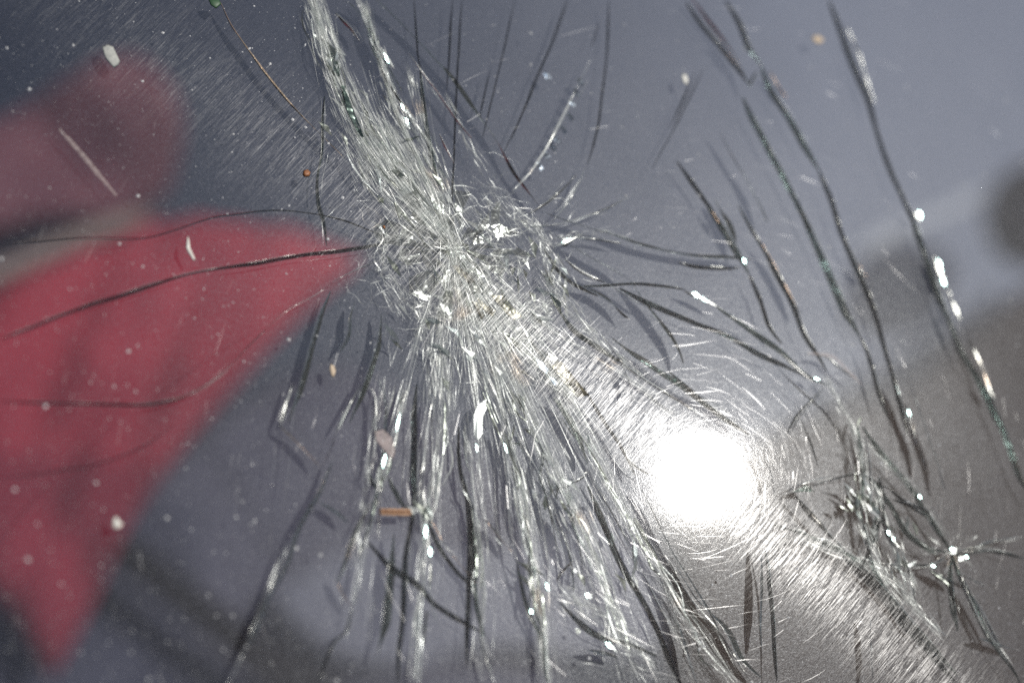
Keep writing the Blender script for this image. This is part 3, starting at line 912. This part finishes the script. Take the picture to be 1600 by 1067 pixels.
# facets added for glints, each turned to mirror the sun into the lens
M_FACET, _n, _l = new_mat('mirror_facet')
out(_n, _l, node(_n, 'ShaderNodeBsdfGlossy', Roughness=0.36, Color=(0.5, 0.76, 0.74, 1)).outputs[0])
for x, y, a, L, w in ((1088, 461, 25, 9, 4), (1100, 468, 28, 9, 2.5), (1437, 336, 65, 7, 4), (1468, 415, 70, 13, 3), (1474, 440, 66, 10, 3), (1163, 408, 60, 6, 2.5),
                      (604, 92, 58, 9, 2.6), (629, 168, 58, 8, 2.4), (636, 190, 60, 8, 3), (665, 830, 88, 11, 2.6), (672, 862, 86, 8, 2.2), (600, 720, 100, 12, 2.2),
                      (622, 660, 100, 14, 2.2), (1488, 858, 10, 5, 4), (1458, 884, 10, 4, 3), (1388, 832, 60, 5, 3), (1396, 842, 60, 4, 2.5), (1420, 645, 70, 6, 2),
                      (885, 376, -28, 9, 2.6), (1276, 592, 20, 6, 2), (918, 930, 40, 5, 4), (952, 1008, 40, 8, 3), (855, 916, 70, 6, 2.5), (830, 955, 60, 4, 3), (745, 700, 80, 8, 2), (1510, 870, 20, 4, 3),
                      (790, 700, 70, 9, 1.8), (1437, 776, 50, 5, 2.5)):
    c = px(x, y); h = ((cam_pos - c).normalized() + SUN).normalized()
    d = px(x + math.cos(R(a)), y + math.sin(R(a))) - c; d.normalize(); d = (d - h * d.dot(h)).normalized(); e = h.cross(d)
    L *= PXM * random.uniform(0.8, 1.1); w *= PXM * random.uniform(0.8, 1.1); c = c + Vector((0, 0, 0.15 * MM))
    top = [c - d * L, c - d * L * 0.3 + e * w, c + d * L, c + d * L * 0.2 - e * w]
    vs = top + [c + (p - c) * 0.7 - h * 0.3 * MM for p in top]
    mesh_ob('glass_shard', vs, [(0, 3, 2, 1), (4, 5, 6, 7), (0, 1, 5, 4), (1, 2, 6, 5), (2, 3, 7, 6), (3, 0, 4, 7)], M_FACET, shield)
# scattered triangular flakes over the crushed zone
cent = [(520, 90, 20), (560, 190, 30), (620, 270, 45), (660, 340, 50), (708, 388, 70), (760, 440, 60), (820, 500, 60), (740, 540, 60), (690, 480, 60),
        (800, 640, 50), (860, 440, 30), (880, 760, 60), (830, 880, 40), (940, 900, 60), (660, 800, 14), (1400, 840, 50), (1350, 780, 20)]
for i in range(190):
    x, y, sp = random.choice(cent)
    x += random.gauss(0, sp * 0.6); y += random.gauss(0, sp * 0.6)
    a = math.radians(55 + random.gauss(0, 22)); L = random.uniform(8, 24); w = random.uniform(2.5, 7)
    ca, sa = math.cos(a), math.sin(a)
    shard([(x - ca * L, y - sa * L), (x + sa * w, y - ca * w), (x + ca * L * random.uniform(0.5, 1), y + sa * L), (x - sa * w * 0.4, y + ca * w * 0.4)],
          random.uniform(0.15, 0.6), random.choice((M_SHW, M_CRUSH, M_SHARD, M_SHARD, M_CHIPD)), 0.5, random.uniform(-1.4, 0.1))

# long splinters in the fan below the impact
def splinter(x0, y0, x1, y1, w):
    a, b = px(x0, y0), px(x1, y1); t = (b - a).normalized(); nn = Vector((-t.y, t.x, 0)); k = Vector((0, 0, 1))
    n = 7; vs, fs = [], []
    ro = random.uniform(-0.9, 0.9); z = random.uniform(-1.6, -0.1) * MM; bow = random.gauss(0, 1.2) * MM
    for i in range(n):
        u = i / (n - 1)
        c = a.lerp(b, u) + nn * (bow * math.sin(math.pi * u)) + k * z
        ww = w * PXM * (0.25 + 0.75 * math.sin(math.pi * min(1, u * 0.8 + 0.12))) * random.uniform(0.8, 1.2)
        r = ro + random.gauss(0, 0.12)
        e = nn * math.cos(r) + k * math.sin(r); f = -nn * math.sin(r) + k * math.cos(r)
        vs += [c - e * ww / 2, c + f * ww * 0.25, c + e * ww / 2, c - f * ww * 0.2]
    for i in range(n - 1):
        for j in range(4): fs.append((i * 4 + j, i * 4 + (j + 1) % 4, i * 4 + 4 + (j + 1) % 4, i * 4 + 4 + j))
    fs += [(3, 2, 1, 0), tuple((n - 1) * 4 + j for j in range(4))]
    mesh_ob('glass_splinter', vs, fs, random.choice((M_SHARD, M_SHARD, M_CRUSH, M_SHW)), shield)


for line, sp, cnt in ((((690, 610), (690, 700), (662, 900), (650, 1067)), 9, 16), (((745, 580), (800, 720), (835, 880), (858, 1067)), 10, 26),
                      (((790, 580), (880, 760), (945, 900), (990, 1040)), 11, 22), (((860, 600), (960, 760), (1060, 940), (1140, 1067)), 12, 24),
                      (((725, 600), (742, 760), (755, 960)), 8, 10), (((490, 0), (525, 120), (600, 270), (700, 390)), 24, 30),
                      (((575, 30), (620, 160), (700, 300)), 14, 14), (((708, 390), (780, 490), (890, 610)), 22, 20),
                      (((1340, 640), (1350, 800), (1420, 920)), 14, 12), (((632, 610), (600, 740), (560, 900)), 6, 8)):
    Lp = [Vector((x, y, 0)) for x, y in line]
    for _ in range(cnt):
        u = random.uniform(0, 0.86); du = random.uniform(0.07, 0.2)
        c0, a0 = along(Lp, u); c1, a1 = along(Lp, min(1, u + du))
        o0 = random.gauss(0, 0.55) * sp; o1 = o0 + random.gauss(0, 0.2) * sp
        splinter(c0.x - math.sin(a0) * o0, c0.y + math.cos(a0) * o0, c1.x - math.sin(a1) * o1, c1.y + math.cos(a1) * o1, random.uniform(1.5, 5.0))

# ------------------------------------------------------------------ scratches
A, B = px(350, 250), px(1400, 950)
def wang(x, y, deg):
    d = px(x + 20 * math.cos(R(deg)), y - 20 * math.sin(R(deg))) - px(x, y)
    return math.atan2(d.y, d.x)
angA, angB = wang(350, 250, 46), wang(1400, 950, 51)
AB = B - A
sv, sf, sw, sd = [], [], [], []


def scratch(c, ang, L, w, wt, bend=0.0):
    segs = 1 if L < 11 * MM else 3
    z = random.uniform(0.02, 0.12) * MM
    b = len(sv)
    p = Vector((c.x, c.y, z)); a = ang
    for i in range(segs + 1):
        t = Vector((math.cos(a), math.sin(a), 0)); nn = Vector((-t.y, t.x, 0))
        ww = w * (0.35 if i in (0, segs) and segs > 1 else 1)
        sv.extend([p - nn * ww / 2, p + nn * ww / 2]); sd.extend([nn, nn]); sw.extend([wt, wt])
        p = p + t * (L / segs); a += bend / segs
    for i in range(segs):
        k = b + i * 2; sf.append((k, k + 2, k + 3, k + 1))


for _ in range(150000):
    x = random.uniform(-60, 1660); y = random.uniform(-60, 1130)
    c = px(x, y)
    u = (c - A).dot(AB) / AB.length_squared
    ang = angA + (angB - angA) * max(-0.3, min(1.3, u)) + R(random.gauss(0, 0.9))
    scratch(c, ang, random.uniform(8, 60) * PXM * random.uniform(0.2, 1), random.uniform(0.2, 0.6) * PXM, random.choice((0.002, 0.004, 0.007, 0.012)))
for _ in range(4500):
    x = random.uniform(-60, 1660); y = random.uniform(-60, 1130)
    L = random.uniform(12, 100) * PXM * random.uniform(0.25, 1)
    scratch(px(x, y), random.uniform(0, math.pi), L, random.uniform(0.3, 0.9) * PXM, random.choice((0.005, 0.012, 0.03)), random.gauss(0, 0.2))
for _ in range(2800):                       # extra swirl marks added round the mirrored sun for its glint arcs
    r = abs(random.gauss(0, 210)); a = random.uniform(0, 6.2832)
    scratch(px(1110 + r * math.cos(a), 740 + r * math.sin(a)), random.uniform(0, math.pi), random.uniform(24, 120) * PXM * random.uniform(0.3, 1),
            random.uniform(0.16, 0.42) * PXM, random.choice((0.004, 0.009, 0.026)), random.gauss(0, 0.3))
me_o = mesh_ob('scratches', sv, sf, M_SCR, shield)
me_o['kind'] = 'stuff'
at = me_o.data.attributes.new('across', 'FLOAT_VECTOR', 'POINT')
at.data.foreach_set('vector', np.array([tuple(v) for v in sd], dtype=np.float32).ravel())
at = me_o.data.attributes.new('weight', 'FLOAT', 'POINT')
at.data.foreach_set('value', np.array(sw, dtype=np.float32))

# ------------------------------------------------------------------ dust on the glass
M_DUST = mat_plain('dust_grain', (0.55, 0.54, 0.52), (0.8, 0.8, 0.8), 90, 0.25)
dv, df = [], []
OCT = [(1, 0, 0), (0, 1, 0), (-1, 0, 0), (0, -1, 0), (0, 0, 1), (0, 0, -0.3)]
OF = [(0, 1, 4), (1, 2, 4), (2, 3, 4), (3, 0, 4), (1, 0, 5), (2, 1, 5), (3, 2, 5), (0, 3, 5)]
for _ in range(7000):
    x = random.uniform(-60, 1660); y = random.uniform(-60, 1130)
    p = px(x, y); r = PXM * min(3.2, 0.45 * random.paretovariate(2.6))
    a = random.uniform(0, 6.28); e = random.uniform(0.6, 1)
    b = len(dv)
    for vx, vy, vz in OCT:
        X = vx * math.cos(a) - vy * e * math.sin(a); Y = vx * math.sin(a) + vy * e * math.cos(a)
        dv.append((p.x + X * r, p.y + Y * r, vz * r * 0.6 + 0.0001))
    df += [tuple(b + i for i in f) for f in OF]
tag(mesh_ob('dust', dv, df, M_DUST), 'pale dust grains scattered over the windscreen', kind='stuff')

# ------------------------------------------------------------------ small litter lying on the glass
def pebble(name, pts, h, mat, label, cat, dome=True):
    P = [px(*p) for p in pts]; c = sum(P, Vector()) / len(P); N = len(P)
    vs = [Vector((p.x, p.y, 0.02 * MM)) for p in P]
    for k, hh in ((0.8, 0.7), (0.45, 1.0)):
        vs += [c + (p - c) * (k * random.uniform(0.93, 1.07)) + Vector((0, 0, hh * h * MM * random.uniform(0.85, 1.1))) for p in P]
    vs.append(c + Vector((0, 0, h * MM * (1.05 if dome else 0.4))))
    fs = [tuple(range(N))[::-1]]
    for r in range(2):
        fs += [(r * N + i, r * N + (i + 1) % N, (r + 1) * N + (i + 1) % N, (r + 1) * N + i) for i in range(N)]
    fs += [(2 * N + i, 2 * N + (i + 1) % N, 3 * N) for i in range(N)]
    return tag(mesh_ob(name, vs, fs, mat, smooth=True), label, cat)


M_LIME = mat_plain('grey_lime_crust', (0.30, 0.31, 0.29), (0.46, 0.46, 0.42), 700, 0.8, 0.0001, 1500)
M_HUSK = mat_plain('brown_husk', (0.16, 0.05, 0.015), (0.40, 0.17, 0.06), 500, 0.5)
M_STALK = mat_plain('straw_stalk', (0.50, 0.28, 0.15), (0.70, 0.46, 0.30), 900, 0.6)
M_STALKD = mat_plain('dark_pith', (0.08, 0.03, 0.012), (0.20, 0.09, 0.04), 700, 0.7)
M_FLECK = mat_plain('white_fleck', (0.62, 0.60, 0.52), (0.80, 0.79, 0.72), 800, 0.6)
M_LEAF = mat_plain('dry_leaf', (0.40, 0.30, 0.20), (0.66, 0.54, 0.40), 600, 0.7)
M_WING = mat_plain('thin_wing', (0.45, 0.36, 0.34), (0.60, 0.50, 0.47), 400, 0.5, alpha=0.45)
M_SMEAR = mat_plain('chalky_smear', (0.45, 0.38, 0.36), (0.58, 0.50, 0.46), 300, 0.9, alpha=0.35)
M_GRN = mat_plain('green_scrap', (0.03, 0.075, 0.035), (0.05, 0.11, 0.05), 300, 0.5)
pebble('lime_crust', FP('a', '472,215 500,206 525,218 542,255 556,285 548,302 528,316 512,300 490,275 478,245'), 0.5, M_LIME, 'oval grey crust of dried dirt on glass above the pink cloth', 'dirt')
pebble('seed_husk', FP('a', '1405,790 1425,785 1438,800 1432,818 1412,822 1400,812'), 1.0, M_HUSK, 'tiny brown cup shaped seed husk beside the green crack', 'seed husk', dome=False)
pebble('white_fleck', FP('e', '870,140 876,165 880,200 905,255 898,262 875,228 860,200 864,165'), 0.4, M_FLECK, 'narrow curved white fleck on glass over the red cloth', 'fleck')
pebble('white_crumb', FP('m', '515,315 530,310 545,335 560,342 545,362 520,368 512,345'), 0.6, M_FLECK, 'lumpy white crumb at the slanting edge of the red cloth', 'crumb')
pebble('dry_leaf_bit', FP('f', '345,735 362,745 370,770 360,800 348,790 340,760'), 0.5, M_LEAF, 'pale tan bit of dry leaf at the tip of a short crack', 'leaf bit')
pebble('insect_wing', FP('i', '535,165 570,160 600,190 612,240 605,270 585,255 560,225 540,200'), 0.25, M_WING, 'thin translucent pinkish wing lying across the bright cracks', 'wing')
pebble('green_scrap', FP('a', '965,0 1015,0 1025,20 1000,42 975,25'), 0.5, M_GRN, 'small green leaf scrap at the top of the amber crack', 'leaf scrap')
pebble('pale_crumb', FP('d', '15,345 35,345 45,375 38,395 20,380'), 0.5, M_FLECK, 'pale crumb lying beside the faint twin hairline cracks', 'crumb')
pebble('tan_crumb', FP('d', '615,170 650,165 675,185 660,205 630,200'), 0.5, M_LEAF, 'tan crumb between two long dark cracks', 'crumb')
pebble('husk_flake', FP('o', '330,650 370,645 375,690 350,690'), 0.5, M_HUSK, 'minute orange brown flake at the edge of the crushed glass', 'flake')


def ribbon_smear(name, pts, w, label):
    P = resample([px(*p) for p in pts], 0.8 * MM); n = len(P); vs, fs = [], []
    for i, p in enumerate(P):
        t = (P[min(n - 1, i + 1)] - P[max(0, i - 1)]).normalized(); nn = Vector((-t.y, t.x, 0))
        ww = w * MM * (0.4 + 0.6 * math.sin(math.pi * (i + 1) / (n + 1))) * random.uniform(0.8, 1.2)
        for s, z in ((-0.5, 0.02), (-0.2, 0.16), (0.2, 0.16), (0.5, 0.02)): vs.append(p + nn * (s * ww) + Vector((0, 0, z * MM)))
    for i in range(n - 1):
        for k in range(3): fs.append((i * 4 + k, i * 4 + k + 4, i * 4 + k + 5, i * 4 + k + 1))
    return tag(mesh_ob(name, vs, fs, M_SMEAR), label, 'smear')


ribbon_smear('chalk_smear', [(93, 203), (120, 232), (150, 268), (182, 306)], 1.8, 'straight pale chalky smear on the glass over the pink cloth')
ribbon_smear('chalk_smear', [(1262, 552), (1300, 557), (1325, 580), (1345, 600)], 1.8, 'short curved pale smear where several long cracks meet')


def stalk():
    root = bpy.data.objects.new('straw_stalk', None); COL.objects.link(root)
    a, b = px(594, 800), px(641, 801); root.location = a.copy()
    t = (b - a).normalized(); nn = Vector((-t.y, t.x, 0)); k = Vector((0, 0, 1))
    r = 1.25 * MM
    def tube(name, r0, s0, s1, mat, lo, hi, off):
        vs, fs = [], []; S = 14; N = 8
        for i in range(S + 1):
            c = t * ((b - a).length * (s0 + (s1 - s0) * i / S)) + off
            rr = r0 * random.uniform(0.9, 1.08)
            for j in range(N + 1):
                g = lo + (hi - lo) * j / N
                vs.append(c + nn * (rr * math.cos(g)) + k * (rr * math.sin(g) * 0.7))
        for i in range(S):
            for j in range(N): fs.append((i * (N + 1) + j, (i + 1) * (N + 1) + j, (i + 1) * (N + 1) + j + 1, i * (N + 1) + j + 1))
        mesh_ob(name, vs, fs, mat, root, smooth=True)
    tube('husk_wall', r, 0, 1, M_STALK, R(-180), R(180), k * (0.7 * r))
    tube('pith', r * 0.45, 0.02, 0.98, M_STALKD, R(0), R(180), k * (1.22 * r))
    tag(root, 'short straw coloured stalk bit with dark pith among the bright cracks', 'stalk')


stalk()
